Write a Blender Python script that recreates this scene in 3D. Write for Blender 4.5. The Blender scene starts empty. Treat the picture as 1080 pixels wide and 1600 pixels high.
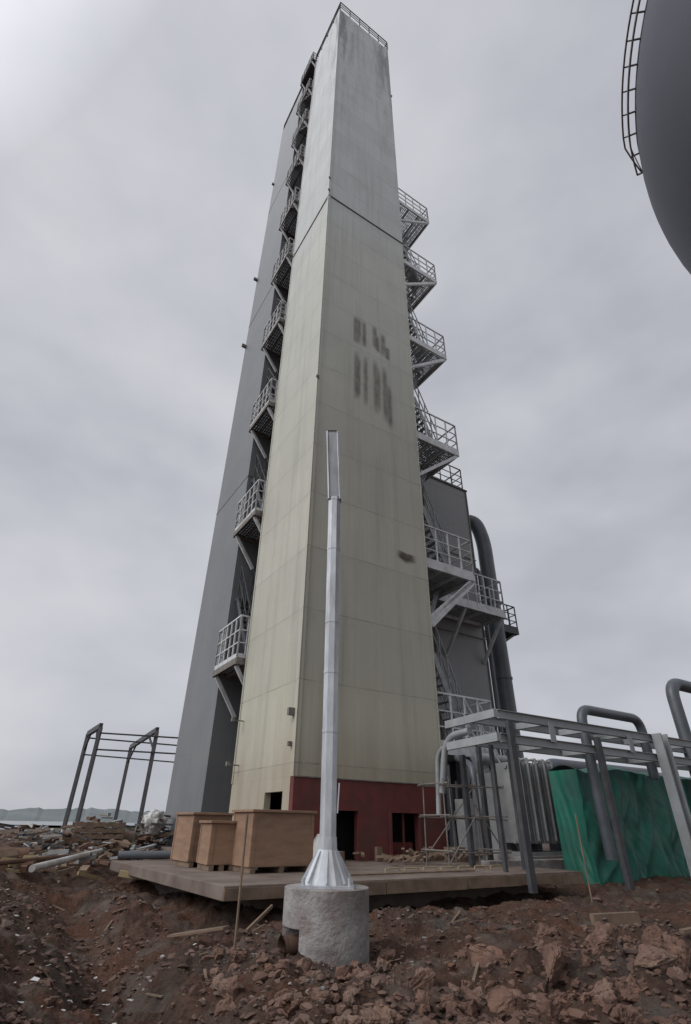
import bpy, bmesh, math, random
from mathutils import Vector, Matrix, noise
random.seed(7)
D=bpy.data
scene=bpy.context.scene
COL=scene.collection
SITE=(-1.55,19.0,0.0); ROT=math.radians(31.74)
GZ=-0.5

# ---------------------------------------------------------------- materials
def newmat(name):
    m=D.materials.new(name); m.use_nodes=True
    nt=m.node_tree; b=nt.nodes['Principled BSDF']
    return m,nt,b
def N(nt,t,**kw):
    n=nt.nodes.new(t)
    for k,v in kw.items(): setattr(n,k,v)
    return n
def math_(nt,op,a,b=None,clamp=False):
    n=nt.nodes.new('ShaderNodeMath'); n.operation=op; n.use_clamp=clamp
    for i,x in enumerate((a,b)):
        if x is None: continue
        if isinstance(x,(int,float)): n.inputs[i].default_value=x
        else: nt.links.new(x,n.inputs[i])
    return n.outputs[0]
def mix(nt,f,a,b,blend='MIX'):
    n=nt.nodes.new('ShaderNodeMix'); n.data_type='RGBA'; n.blend_type=blend
    if isinstance(f,(int,float)): n.inputs[0].default_value=f
    else: nt.links.new(f,n.inputs[0])
    for i,x in ((6,a),(7,b)):
        if isinstance(x,tuple): n.inputs[i].default_value=(x+(1,))[:4]
        else: nt.links.new(x,n.inputs[i])
    return n.outputs[2]
def ramp(nt,src,stops):
    n=nt.nodes.new('ShaderNodeValToRGB'); cr=n.color_ramp
    while len(cr.elements)<len(stops): cr.elements.new(0.5)
    for e,(p,c) in zip(cr.elements,stops):
        e.position=p; e.color=(c if isinstance(c,tuple) else (c,c,c))+(1,)
    nt.links.new(src,n.inputs[0]); return n.outputs[0]
def coords(nt,scale=(1,1,1),kind='Object'):
    tc=N(nt,'ShaderNodeTexCoord'); mp=N(nt,'ShaderNodeMapping')
    mp.inputs['Scale'].default_value=scale
    nt.links.new(tc.outputs[kind],mp.inputs[0]); return mp.outputs[0]
def noi(nt,vec,scale,detail=6,rough=.6):
    n=N(nt,'ShaderNodeTexNoise'); n.inputs['Scale'].default_value=scale
    n.inputs['Detail'].default_value=detail; n.inputs['Roughness'].default_value=rough
    nt.links.new(vec,n.inputs['Vector']); return n.outputs[0]
def bump(nt,b,h,strength=.3,dist=.05):
    n=N(nt,'ShaderNodeBump'); n.inputs['Strength'].default_value=strength
    n.inputs['Distance'].default_value=dist
    nt.links.new(h,n.inputs['Height']); nt.links.new(n.outputs[0],b.inputs['Normal'])
def simple(name,c1,c2,scale=3,rough=.6,metal=0,stretch=(1,1,1),bs=.2,bd=.02,dirt=None):
    m,nt,b=newmat(name); v=coords(nt,stretch); n=noi(nt,v,scale)
    col=mix(nt,ramp(nt,n,[(.35,0.),(.65,1.)]),c1,c2)
    if dirt:
        d=noi(nt,v,scale*.35,8,.7)
        col=mix(nt,ramp(nt,d,[(.5,0.),(.72,.8)]),col,dirt)
    nt.links.new(col,b.inputs['Base Color'])
    b.inputs['Roughness'].default_value=rough; b.inputs['Metallic'].default_value=metal
    bump(nt,b,noi(nt,v,scale*4),bs,bd); return m

def panel(name,stops,zmax,sh,sv,seamdark=.8,stain=(.1,.095,.085),stainamt=.5,topstain=None,rough=.5,wav=.15,seamw=.045):
    """painted sheet-metal cladding: panel seams, streaks, weathering, seen in object space"""
    m,nt,b=newmat(name); v=coords(nt)
    sx=N(nt,'ShaderNodeSeparateXYZ'); nt.links.new(v,sx.inputs[0])
    z=sx.outputs[2]; xy=math_(nt,'ADD',sx.outputs[0],sx.outputs[1])
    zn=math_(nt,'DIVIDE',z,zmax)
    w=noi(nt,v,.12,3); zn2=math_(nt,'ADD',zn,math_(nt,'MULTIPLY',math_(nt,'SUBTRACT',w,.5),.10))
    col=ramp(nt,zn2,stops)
    big=noi(nt,v,.35,6)
    col=mix(nt,ramp(nt,big,[(.35,0.),(.7,.25)]),col,(.25,.25,.22))
    pv=coords(nt,(1.1,1.1,.05)); st=noi(nt,pv,1.6,8,.65)
    col=mix(nt,math_(nt,'MULTIPLY',ramp(nt,st,[(.5,0.),(.8,1.)]),stainamt*.75),col,stain)
    pl=coords(nt,(2.6,2.6,.06)); s3=noi(nt,pl,2.0,6,.6)
    col=mix(nt,ramp(nt,s3,[(.48,0.),(.75,.13)]),col,(.75,.75,.72) if name.startswith('cream') else (.3,.31,.33))
    bl=noi(nt,v,1.1,8,.7); col=mix(nt,ramp(nt,bl,[(.55,0.),(.75,.28)]),col,(.27,.25,.2) if name.startswith('cream') else (.12,.12,.12))
    if topstain:
        pv2=coords(nt,(.8,.8,.09)); s2=noi(nt,pv2,1.3,7,.7)
        band=ramp(nt,zn,[(0,.0),(topstain,0.),(.85,.55),(1.,1.)])
        edge=ramp(nt,math_(nt,'ABSOLUTE',math_(nt,'SUBTRACT',math_(nt,'DIVIDE',xy,6.5),.5)),[(.1,.25),(.38,1.)])
        f=math_(nt,'MULTIPLY',math_(nt,'MULTIPLY',ramp(nt,s2,[(.45,0.),(.58,1.)]),band),edge)
        col=mix(nt,f,col,(.11,.11,.125))
        ft=ramp(nt,zn,[(.03,1.),(.05,.35),(.09,0.)])
        col=mix(nt,math_(nt,'MULTIPLY',ft,ramp(nt,s2,[(.35,.2),(.65,.8)])),col,(.30,.24,.16))
    fz=math_(nt,'FRACT',math_(nt,'DIVIDE',z,sh)); lz=math_(nt,'LESS_THAN',fz,seamw/sh)
    fx=math_(nt,'FRACT',math_(nt,'DIVIDE',math_(nt,'ADD',xy,.37),sv)); lx=math_(nt,'LESS_THAN',fx,.03/sv)
    l=math_(nt,'MAXIMUM',lz,math_(nt,'MULTIPLY',lx,.5))
    sn=ramp(nt,noi(nt,v,.8,3),[(.35,.25),(.65,1.)])
    col=mix(nt,math_(nt,'MULTIPLY',math_(nt,'MULTIPLY',l,1-seamdark),sn),col,(.05,.05,.05))
    und=ramp(nt,fz,[(.86,0.),(1.,.22)]); col=mix(nt,math_(nt,'MULTIPLY',und,ramp(nt,s3,[(.45,0.),(.65,1.)])),col,(.22,.19,.15))
    fl=N(nt,'ShaderNodeTexWhiteNoise'); fl.noise_dimensions='1D'
    nt.links.new(math_(nt,'FLOOR',math_(nt,'DIVIDE',z,sh)),fl.inputs['W'])
    col=mix(nt,math_(nt,'MULTIPLY',fl.outputs[0],.09),col,(.12,.12,.11))
    nt.links.new(col,b.inputs['Base Color']); b.inputs['Roughness'].default_value=rough
    h=math_(nt,'ADD',math_(nt,'MULTIPLY',noi(nt,v,.9,3),wav),math_(nt,'MULTIPLY',l,-.3))
    bump(nt,b,h,.35,.12); return m

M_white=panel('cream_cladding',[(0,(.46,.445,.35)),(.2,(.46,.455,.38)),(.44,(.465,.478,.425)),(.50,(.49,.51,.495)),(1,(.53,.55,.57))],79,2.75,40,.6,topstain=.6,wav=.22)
M_grey=panel('grey_cladding',[(0,(.13,.137,.148)),(.5,(.15,.16,.175)),(1,(.215,.23,.25))],81,4.0,60,.85,stainamt=.3)
M_greybox=panel('grey_box_cladding',[(0,(.22,.22,.215)),(1,(.215,.22,.225))],22,5.4,4.3,.5,stainamt=.35)
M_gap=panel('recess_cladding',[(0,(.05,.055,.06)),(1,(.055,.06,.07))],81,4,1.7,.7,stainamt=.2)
M_red=simple('red_primer',(.155,.033,.028),(.09,.025,.022),1.6,.75,dirt=(.075,.04,.03))
M_seam=simple('seam_steel',(.11,.10,.09),(.2,.18,.16),4,.7)
M_toprail=simple('weathered_steel_rail',(.06,.06,.06),(.1,.095,.09),4,.7)
M_rail=simple('white_painted_steel',(.62,.63,.64),(.48,.49,.5),3,.5,dirt=(.3,.28,.25))
M_grate=simple('galvanised_grating',(.33,.34,.35),(.22,.23,.24),3,.5,.3)
M_dark=simple('dark_steel',(.035,.037,.043),(.065,.065,.07),3,.55)
M_darkpipe=simple('grey_blue_pipe_paint',(.075,.088,.10),(.11,.12,.135),1.2,.45,dirt=(.06,.06,.065))
M_rack=simple('grey_rack_paint',(.25,.27,.275),(.32,.335,.34),1.5,.5,dirt=(.2,.19,.18))
M_galv=simple('galvanised_sheet',(.60,.62,.64),(.40,.42,.44),6,.38,.45,(1,1,.25),.15,.01,dirt=(.36,.35,.33))
M_galvshade=simple('shaded_galvanised_sheet',(.34,.35,.36),(.24,.25,.26),6,.5,.3,(1,1,.25),.15,.01)  # darker copy of the galvanised sheet; shade inside the top channel set by colour
M_conc=simple('cast_concrete',(.33,.31,.30),(.19,.175,.17),2.6,.9,0,(1,1,1),.8,.05,dirt=(.15,.10,.08))
M_slab=simple('slab_concrete',(.19,.15,.125),(.115,.085,.07),1.3,.9,0,(1,1,1),.5,.03,dirt=(.10,.058,.042))
M_ply=simple('plywood',(.29,.18,.115),(.215,.13,.082),1.6,.8,0,(1,1,3.5),.2,.01,dirt=(.15,.10,.07))
M_wood=simple('rough_timber',(.21,.145,.10),(.12,.085,.06),3,.85,0,(1,1,1),.3,.01)
M_tarp=simple('green_tarpaulin',(.010,.15,.10),(.016,.095,.07),1.2,.55,0,(1,1,1),.3,.03,dirt=(.045,.12,.09))
M_sheet=simple('white_sheet',(.52,.52,.5),(.36,.36,.35),2,.7,dirt=(.25,.22,.19))
M_black=simple('dark_interior',(.006,.006,.007),(.012,.012,.012),2,.9)
M_radi=simple('radiator_paint',(.29,.295,.295),(.2,.21,.21),2,.5,dirt=(.17,.155,.14))
M_tank=simple('tank_paint',(.072,.076,.095),(.08,.086,.105),.35,.65,bs=.05)
M_bluew=simple('blue_grey_roof_sheet',(.22,.27,.36),(.42,.44,.48),.5,.6,0,(3,1,1))
M_yellow=simple('yellow_paint',(.34,.26,.13),(.25,.2,.11),2,.6)
M_rust=simple('rusty_steel',(.15,.08,.05),(.09,.055,.04),5,.85)

def soilmat():
    m,nt,b=newmat('red_soil'); v=coords(nt)
    a=noi(nt,v,.45,10,.65); c=noi(nt,v,4.5,10,.75); g=noi(nt,v,22,8,.7)
    col=mix(nt,ramp(nt,a,[(.38,0.),(.58,1.)]),(.135,.062,.038),(.066,.046,.037))
    col=mix(nt,ramp(nt,c,[(.45,0.),(.7,.7)]),col,(.185,.12,.088))
    col=mix(nt,ramp(nt,g,[(.46,0.),(.66,.75)]),col,(.032,.022,.018))
    p=noi(nt,v,1.3,6,.6); col=mix(nt,ramp(nt,p,[(.5,0.),(.68,.7)]),col,(.165,.145,.125))
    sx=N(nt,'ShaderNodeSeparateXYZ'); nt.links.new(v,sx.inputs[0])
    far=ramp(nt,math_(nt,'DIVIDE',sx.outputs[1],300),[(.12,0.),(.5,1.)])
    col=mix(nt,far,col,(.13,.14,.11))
    nt.links.new(col,b.inputs['Base Color']); b.inputs['Roughness'].default_value=.95
    b.inputs['Specular IOR Level'].default_value=.2
    bump(nt,b,math_(nt,'ADD',c,math_(nt,'MULTIPLY',g,.6)),1.0,.10); return m
M_soil=soilmat()
M_rock=simple('clay_rock',(.20,.115,.08),(.11,.062,.047),3.2,.95,0,(1,1,1),1,.06,dirt=(.26,.195,.155))
M_clod=simple('soil_clods',(.13,.07,.05),(.07,.042,.033),.8,.95,0,(1,1,1),.9,.03,dirt=(.18,.15,.125))

# ---------------------------------------------------------------- mesh helper
def group(name,loc=(0,0,0),rot=0.0):
    e=D.objects.new(name,None); COL.objects.link(e); e.location=loc; e.rotation_euler=(0,0,rot)
    e.empty_display_size=.3; return e
class MB:
    def __init__(s): s.v=[];s.f=[]
    def add(s,vs,fs):
        o=len(s.v); s.v+= [tuple(p) for p in vs]; s.f+=[tuple(i+o for i in f) for f in fs]
    def box(s,x0,x1,y0,y1,z0,z1):
        s.add([(x0,y0,z0),(x1,y0,z0),(x1,y1,z0),(x0,y1,z0),(x0,y0,z1),(x1,y0,z1),(x1,y1,z1),(x0,y1,z1)],
          [(0,3,2,1),(4,5,6,7),(0,1,5,4),(1,2,6,5),(2,3,7,6),(3,0,4,7)])
    def beam(s,p,q,w,h=None):
        h=h or w; p=Vector(p);q=Vector(q); d=(q-p).normalized()
        up=Vector((0,0,1)) if abs(d.z)<.95 else Vector((0,1,0))
        a=d.cross(up).normalized()*w/2; c=a.cross(d).normalized()*h/2
        vs=[p-a-c,p+a-c,p+a+c,p-a+c,q-a-c,q+a-c,q+a+c,q-a+c]
        s.add(vs,[(0,1,2,3),(7,6,5,4),(0,4,5,1),(1,5,6,2),(2,6,7,3),(3,7,4,0)])
    def cyl(s,p,q,r,r2=None,n=8,cap=True):
        r2=r if r2 is None else r2; p=Vector(p);q=Vector(q); d=(q-p).normalized()
        up=Vector((0,0,1)) if abs(d.z)<.95 else Vector((0,1,0))
        a=d.cross(up).normalized(); c=d.cross(a).normalized()
        vs=[];
        for (o,rr) in ((p,r),(q,r2)):
            for i in range(n):
                t=2*math.pi*(i+.5)/n; vs.append(o+a*math.cos(t)*rr+c*math.sin(t)*rr)
        fs=[(i,(i+1)%n,n+(i+1)%n,n+i) for i in range(n)]
        if cap: fs+=[tuple(range(n-1,-1,-1)),tuple(range(n,2*n))]
        s.add(vs,fs)
    def done(s,name,parent,mat,smooth=False,bevel=0):
        me=D.meshes.new(name); me.from_pydata(s.v,[],s.f); me.update()
        bm=bmesh.new(); bm.from_mesh(me); bmesh.ops.recalc_face_normals(bm,faces=bm.faces); bm.to_mesh(me); bm.free()
        me.materials.append(mat); o=D.objects.new(name,me); COL.objects.link(o)
        if parent: o.parent=parent
        if smooth: me.polygons.foreach_set('use_smooth',[True]*len(me.polygons))
        if bevel:
            b=o.modifiers.new('b','BEVEL'); b.width=bevel; b.segments=2; b.limit_method='ANGLE'
        return o
def tube(name,parent,pts,r,mat,cornerR=.5):
    P=[Vector(p) for p in pts]; out=[P[0]]
    for i in range(1,len(P)-1):
        a=(P[i-1]-P[i]);b=(P[i+1]-P[i]); k=min(cornerR,a.length*.49,b.length*.49)
        s=P[i]+a.normalized()*k; e=P[i]+b.normalized()*k
        for j in range(9):
            t=j/8; out.append((1-t)**2*s+2*t*(1-t)*P[i]+t*t*e)
    out.append(P[-1])
    c=D.curves.new(name,'CURVE'); c.dimensions='3D'; c.bevel_depth=r; c.bevel_resolution=5; c.use_fill_caps=True
    sp=c.splines.new('POLY'); sp.points.add(len(out)-1)
    for i,p in enumerate(out): sp.points[i].co=(p.x,p.y,p.z,1)
    sp.use_smooth=True
    c.materials.append(mat); o=D.objects.new(name,c); COL.objects.link(o); o.parent=parent; return o
def rail(mb,pts,h=2.1,sp=.9,w=.07,toe=True):
    for a,b in zip(pts[:-1],pts[1:]):
        a=Vector(a);b=Vector(b);L=(b-a).length;n=max(1,round(L/sp))
        for i in range(n+1):
            p=a.lerp(b,i/n); mb.beam(p,p+Vector((0,0,h)),w)
        for k,ww in ((1,1.15),(.66,.8),(.36,.8)):
            mb.beam(a+Vector((0,0,h*k)),b+Vector((0,0,h*k)),w*ww)
        if toe: mb.beam(a+Vector((0,0,.13)),b+Vector((0,0,.13)),.03,.2)
def deck(mbg,mbf,x0,x1,y0,y1,z):
    x=x0
    while x<x1: mbg.box(x,x+.06,y0,y1,z-.08,z); x+=.15
    y=y0
    while y<y1: mbg.box(x0,x1,y,y+.03,z-.075,z-.01); y+=.3
    for yy in (y0,y1): mbf.box(x0-.03,x1+.03,yy-.05,yy+.05,z-.3,z+.015)
    for xx in (x0,x1): mbf.box(xx-.045,xx+.045,y0+.05,y1-.05,z-.28,z+.01)
    for k in (1,2):
        xx=x0+(x1-x0)*k/3; mbf.box(xx-.04,xx+.04,y0+.06,y1-.06,z-.26,z-.085)
def stair(mb,p,q,width,wdir,n=12):
    p=Vector(p);q=Vector(q);wd=Vector(wdir).normalized()*width
    mb.beam(p,q,.06,.28); mb.beam(p+wd,q+wd,.06,.28)
    for i in range(1,n):
        c=p.lerp(q,i/n)+Vector((0,0,.05)); d=(q-p); d.z=0; d=d.normalized()*.12
        a=[c-d+wd*.04,c+d+wd*.04,c+d+wd*.96,c-d+wd*.96]
        mb.add([x for x in a]+[x-Vector((0,0,.04)) for x in a],[(0,1,2,3),(7,6,5,4),(0,4,5,1),(1,5,6,2),(2,6,7,3),(3,7,4,0)])
    for o in (Vector((0,0,0)),wd):
        for hh in (1.1,2.0): mb.beam(p+o+Vector((0,0,hh)),q+o+Vector((0,0,hh)),.05)
        for i in range(0,5):
            c=p.lerp(q,i/4)+o; mb.beam(c,c+Vector((0,0,2.0)),.05)

# ---------------------------------------------------------------- main cream tower
W,DP,H=6.5,5.56,78.6
T=group('cream_cold_box_tower',SITE,ROT)
def wall_front(m,y,x0,x1,z0,z1,ops,th=.25):
    xs=sorted({x0,x1,*[o[0] for o in ops],*[o[1] for o in ops]}); zs=sorted({z0,z1,*[o[2] for o in ops],*[o[3] for o in ops]})
    for a,b in zip(xs[:-1],xs[1:]):
        for c,d in zip(zs[:-1],zs[1:]):
            cx,cz=(a+b)/2,(c+d)/2
            if any(o[0]<cx<o[1] and o[2]<cz<o[3] for o in ops): continue
            m.box(a,b,y,y+th,c,d)
m=MB(); m.box(0,W,0,DP,2.37,H)
m.done('cladding_shell',T,M_white)
m=MB()
for (a,b,c,d) in ((0.26,.8,0,2.368),(.8,2.25,0,1.35),(.8,2.25,1.95,2.368),(2.25,DP,0,2.368)):
    m.box(0,.25,a,b,c,d)
m.box(0.25,W,DP-.25,DP,0,2.368)
m.done('lower_left_wall',T,M_white)
m=MB(); wall_front(m,-.02,-.02,W+.02,0,2.37,[(1.65,2.54,0,1.42),(3.94,5.18,.17,1.4)],.27); m.box(W-.25,W+.02,.25,DP-.25,0,2.368)
m.done('red_base_band',T,M_red)
m=MB(); m.box(.3,W-.3,.9,1.0,0.01,2.3); m.box(.8,.9,.3,DP-.3,0.01,2.3); m.done('dark_interior',T,M_black)
m=MB()
for (x0,x1,z0,z1) in ((3.94,5.18,.17,1.4),):
    m.box(x0-.1,x1+.1,-.07,-.021,z1,z1+.1);m.box(x0-.1,x1+.1,-.07,-.021,z0-.1,z0)
    m.box(x0-.1,x0,-.07,-.021,z0,z1);m.box(x1,x1+.1,-.07,-.021,z0,z1)
m.box(4.5,4.56,.05,.1,.17,1.4); m.box(4.0,5.1,.3,.7,.18,.5)
m.done('window_frame',T,M_red)
m=MB()
m.box(-.05,.0,-.05,0.12,2.37,H);m.box(0,.1,-.05,0,2.37,H)
m.box(W,W+.03,-.03,.1,2.37,H); m.box(-.03,0,DP-.1,DP+.02,2.37,H)
m.done('corner_trim',T,M_white)
m=MB(); m.box(-.06,W+.06,-.06,DP+.06,39,39.09); m.box(-.05,W+.05,-.05,0,2.345,2.38)
m.box(-.062,-.05,-.062,-.03,2.4,H)
m.done('splice_flange',T,M_seam)
m=MB()
for z in (41.2,39.5,20.8): m.box(-.16,.0,-.13,-.06,z,z+.16)
m.box(-.24,0,.25,.4,4.3,4.55); m.box(-.15,0,.3,.4,3.3,3.45)
for z in (3.0,4.7): m.box(-.45,0,5.0,5.05,z,z+.04); m.box(-.55,-.42,4.96,5.12,z-.03,z+.13)
for z in (44,66): m.box(W,W+.2,-.02,.12,z,z+.2)
m.done('wall_fixtures',T,M_seam)
m=MB(); rail(m,[(-.02,-.02,H),(W+.02,-.02,H),(W+.02,DP-.05,H),(-.02,DP-.05,H),(-.02,-.02,H)],2.3,1.3,.08,False)
m.done('roof_railing',T,M_toprail)
def ghostmat():
    m,nt,b=newmat('faded_lettering_stain')
    tc=N(nt,'ShaderNodeTexCoord'); sx=N(nt,'ShaderNodeSeparateXYZ'); nt.links.new(tc.outputs['UV'],sx.inputs[0])
    def soft(o,k): 
        d=math_(nt,'ABSOLUTE',math_(nt,'SUBTRACT',o,.5)); return ramp(nt,math_(nt,'MULTIPLY',d,2),[(k,1.),(1.,0.)])
    v=coords(nt,(1,1,.35)); n=ramp(nt,noi(nt,v,3.5,8,.7),[(.3,.3),(.65,1.)])
    f=math_(nt,'MULTIPLY',math_(nt,'MULTIPLY',soft(sx.outputs[0],.2),soft(sx.outputs[1],.65)),math_(nt,'MULTIPLY',n,.66))
    b.inputs['Base Color'].default_value=(.15,.135,.11,1); b.inputs['Roughness'].default_value=.7
    nt.links.new(f,b.inputs['Alpha']); return m
M_ghost=ghostmat()
def patches(name,rects,parent,y=-.012):
    vs=[];fs=[];uv=[]
    for i,(x0,x1,z0,z1) in enumerate(rects):
        yy=y-.003*i
        o=len(vs); vs+=[(x0,yy,z0),(x1,yy,z0),(x1,yy,z1),(x0,yy,z1)]; fs.append((o,o+1,o+2,o+3)); uv+=[(0,0),(1,0),(1,1),(0,1)]
    me=D.meshes.new(name); me.from_pydata(vs,[],fs); l=me.uv_layers.new(name='UV')
    for i,c in enumerate(uv): l.data[i].uv=c
    me.materials.append(M_ghost); o=D.objects.new(name,me); COL.objects.link(o); o.parent=parent
patches('faded_characters',[(2.1,2.55,25.0,27.6),(2.4,2.75,25.1,27.5),(2.7,3.15,25.0,27.5),(3.45,3.95,25.4,27.6),(3.75,4.1,25.2,26.8),(4.05,4.6,25.1,27.3),(4.4,4.85,25.0,26.2),
  (2.15,2.6,20.5,24.6),(2.4,2.7,20.8,24.0),(2.8,3.2,20.4,24.5),(3.45,3.95,20.1,24.6),(3.8,4.05,20.4,24.1),(4.1,4.55,19.8,24.4),(4.4,4.85,19.6,23.0)],T)
patches('grime_patch',[(4.7,5.9,11.7,12.15),(4.9,5.6,11.6,12.0),(4.7,5.3,11.8,12.2),(4.8,5.9,11.7,12.15),(4.8,5.7,11.75,12.1)],T,-.016)

# ---------------------------------------------------------------- grey tower
G=group('grey_cold_box_tower',SITE,ROT)
m=MB(); m.box(0,6.5,9.0,14.8,0,80.2); m.done('cladding_shell',G,M_grey)
m=MB()
for z in (20,40.5,60): m.box(-.02,6.55,8.96,14.83,z,z+.05)
for z in (47.3,37.5): m.box(-.4,0,14.5,14.7,z,z+.3)
for z in (66,): m.box(-.25,0,14.5,14.7,z,z+.25)
m.done('flanges_and_brackets',G,M_seam)
m=MB(); rail(m,[(6.4,9.05,80.2),(.05,9.05,80.2),(.05,14.7,80.2)],1.9,1.3,.07); m.done('roof_railing',G,M_toprail)

S=group('stair_bay',SITE,ROT)
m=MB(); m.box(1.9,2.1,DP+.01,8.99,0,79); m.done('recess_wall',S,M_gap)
mg=MB();mf=MB();mr=MB();mst=MB();mk=MB()
for k in range(10):
    z=7.55+8.05*k
    if z>80: break
    deck(mg,mk,-.4,1.7,5.75,8.85,z)
    rail(mr,[(-.0,5.8,z),(-.4,5.8,z),(-.4,8.8,z),(0,8.8,z)],2.05,.62,.065)
    for t in (6.0,8.6): mf.beam((-.32,t,z-.3),(.9,t,z-2.1),.13,.17)
    if k<9:
        stair(mst,(.25,6.0,z),(.25,8.6,z+4.0),.7,(1,0,0),12)
        stair(mst,(1.05,8.6,z+4.0),(1.05,6.0,z+8.05),.7,(1,0,0),12)
        mst.box(.2,1.75,8.5,8.9,z+3.9,z+4.0)
mg.done('deck_grating',S,M_dark);mk.done('deck_frames',S,M_seam);mf.done('support_brackets',S,M_rail);mr.done('railings',S,M_rail);mst.done('stair_flights',S,M_dark)
m=MB(); m.box(-.3,1.6,5.7,8.9,79.6,79.75); rail(m,[(-.3,5.7,79.75),(-.3,8.9,79.75)],1.8,.8,.06); m.done('top_landing',S,M_dark)

# ---------------------------------------------------------------- outside platforms on right face
R=group('access_stair_platforms',SITE,ROT)
mg=MB();mf=MB();mr=MB();mst=MB()
L=[3.8,12.1,20.25,28.6,37.1,45.5]
for i,z in enumerate(L):
    x0,x1,y0,y1=W+.06,9.8,0.1,3.3
    deck(mg,mf,x0,x1,y0,y1,z)
    rail(mr,[(x0,y0,z),(x1,y0,z),(x1,y1,z),(x0+1.4,y1,z)],2.1,.75,.065)
    for yy in (y0+.05,y1-.05):
        mf.beam((x1-.1,yy,z-.3),(W+.05,yy,z-2.9),.14,.18)
    if i<5:
        z2=L[i+1]; zm=(z+z2)/2
        stair(mst,(9.2,1.1,z),(7.5,1.1,zm),.8,(0,1,0),12)
        stair(mst,(7.5,2.2,zm),(9.2,2.2,z2),.8,(0,1,0),12)
        mst.box(W+.08,7.5,1.0,3.1,zm-.1,zm)
        mst.beam((7.45,1.05,zm-.1),(W+.05,1.05,zm-1.2),.1)
        rail(mr,[(7.4,1.05,zm),(W+.1,1.05,zm)],2.0,.8,.05)
stair(mst,(9.0,-2.2,0),(9.0,.1,3.8),.8,(-1,0,0),12)
z=L[1]; deck(mg,mf,9.9,15.2,3.0,4.9,z); rail(mr,[(9.95,3.0,z),(15.2,3.0,z),(15.2,4.9,z)],2.1,.8,.065)
for xx in (12,15): mf.beam((xx,3.1,z-.3),(xx,4.98,z-2.6),.14,.18)
mf.beam((9.7,.16,z-.3),(6.6,.16,z-3.2),.16,.34)
mg.done('deck_grating',R,M_grate);mf.done('brackets_and_frames',R,M_rail);mr.done('railings',R,M_rail);mst.done('stair_flights',R,M_grate)

# ---------------------------------------------------------------- lower grey box
B=group('grey_equipment_box',SITE,ROT)
m=MB(); m.box(W+.02,15.4,5.0,12.5,0,22.2); m.done('cladding_shell',B,M_greybox)
m=MB()
for x in (7.8,11.2,15.33): m.box(x-.05,x+.05,4.94,5.0,0,22.1)
for z in (5.5,11.,16.5): m.box(W+.1,15.45,4.92,4.94,z,z+.08)
m.box(W+.02,15.45,4.9,12.5,22.2,22.3)
m.done('stiffeners',B,M_seam)
m=MB(); rail(m,[(W+.2,5.1,22.3),(15.2,5.1,22.3),(15.2,12,22.3)],1.9,1.0,.06); m.done('roof_railing',B,M_seam)
PI=group('vent_pipe',SITE,ROT)
tube('riser',PI,[(15.3,7.0,20.2),(17.0,6.0,20.9),(17.35,5.7,19.0),(17.35,5.7,0)],.52,M_darkpipe,1.6)
m=MB()
for z in (4,9,14): m.cyl((17.35,5.7,z),(17.35,5.7,z+.12),.57,n=24)
m.done('flanges',PI,M_darkpipe)
m=MB(); deck(m,m,18.0,19.5,5.7,7.4,12.6); rail(m,[(18.0,5.7,12.6),(19.5,5.7,12.6),(19.5,7.4,12.6),(18.0,7.4,12.6)],1.7,.6,.06); m.beam((17.6,5.8,11.3),(19.4,5.8,12.4),.12)
m.beam((17.4,6.0,12.4),(18.2,6.4,12.4),.2)
m.done('inspection_platform',PI,M_dark)
tube('drain_line',PI,[(15.9,5.2,0),(15.9,5.2,16),(15.9,6,16.6)],.14,M_darkpipe,.4)

# ---------------------------------------------------------------- spherical tank (right)
c=Vector((.705,.112,.699)); dd=30.0; CT=Vector((0,0,1))+c*dd; RR=dd*math.sin(math.radians(23.05))
K=group('spherical_tank',CT)
bm=bmesh.new(); bmesh.ops.create_uvsphere(bm,u_segments=96,v_segments=48,radius=RR)
me=D.meshes.new('shell'); bm.to_mesh(me); bm.free(); me.materials.append(M_tank)
me.polygons.foreach_set('use_smooth',[True]*len(me.polygons))
o=D.objects.new('shell',me); COL.objects.link(o); o.parent=K
m=MB(); m.cyl((0,0,-CT.z+GZ),(0,0,-RR*.85),2.4,3.6,n=32); m.done('pedestal',K,M_tank,True)
e1=Vector((-.157,.988,0)); e2=Vector((-.691,-.110,.714)); m=MB(); prev=None
def sp(al,off,side):
    al=math.radians(al); r=(RR*off)
    return -c*(r*.39+side)+ (e1*math.cos(al)+e2*math.sin(al))*r*.92
for i in range(0,60):
    al=40+i*1.9; g=min(1,(al-39)/7)
    pts=[sp(al,1.003+.008*g,-.3),sp(al,1.005+.046*g,-.3),sp(al,1.005+.030*g,-.3),sp(al,1.003+.008*g,.35)]
    if prev:
        for j,(a,b) in enumerate(zip(prev,pts)): m.beam(a,b,.055 if j!=2 else .035)
    if i%2==0:
        m.beam(pts[0],pts[1],.04); m.beam(pts[0],pts[3],.05); m.beam(sp(al,.99,0),pts[0],.05)
    prev=pts
m.done('curved_stair_railing',K,M_seam)

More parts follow.
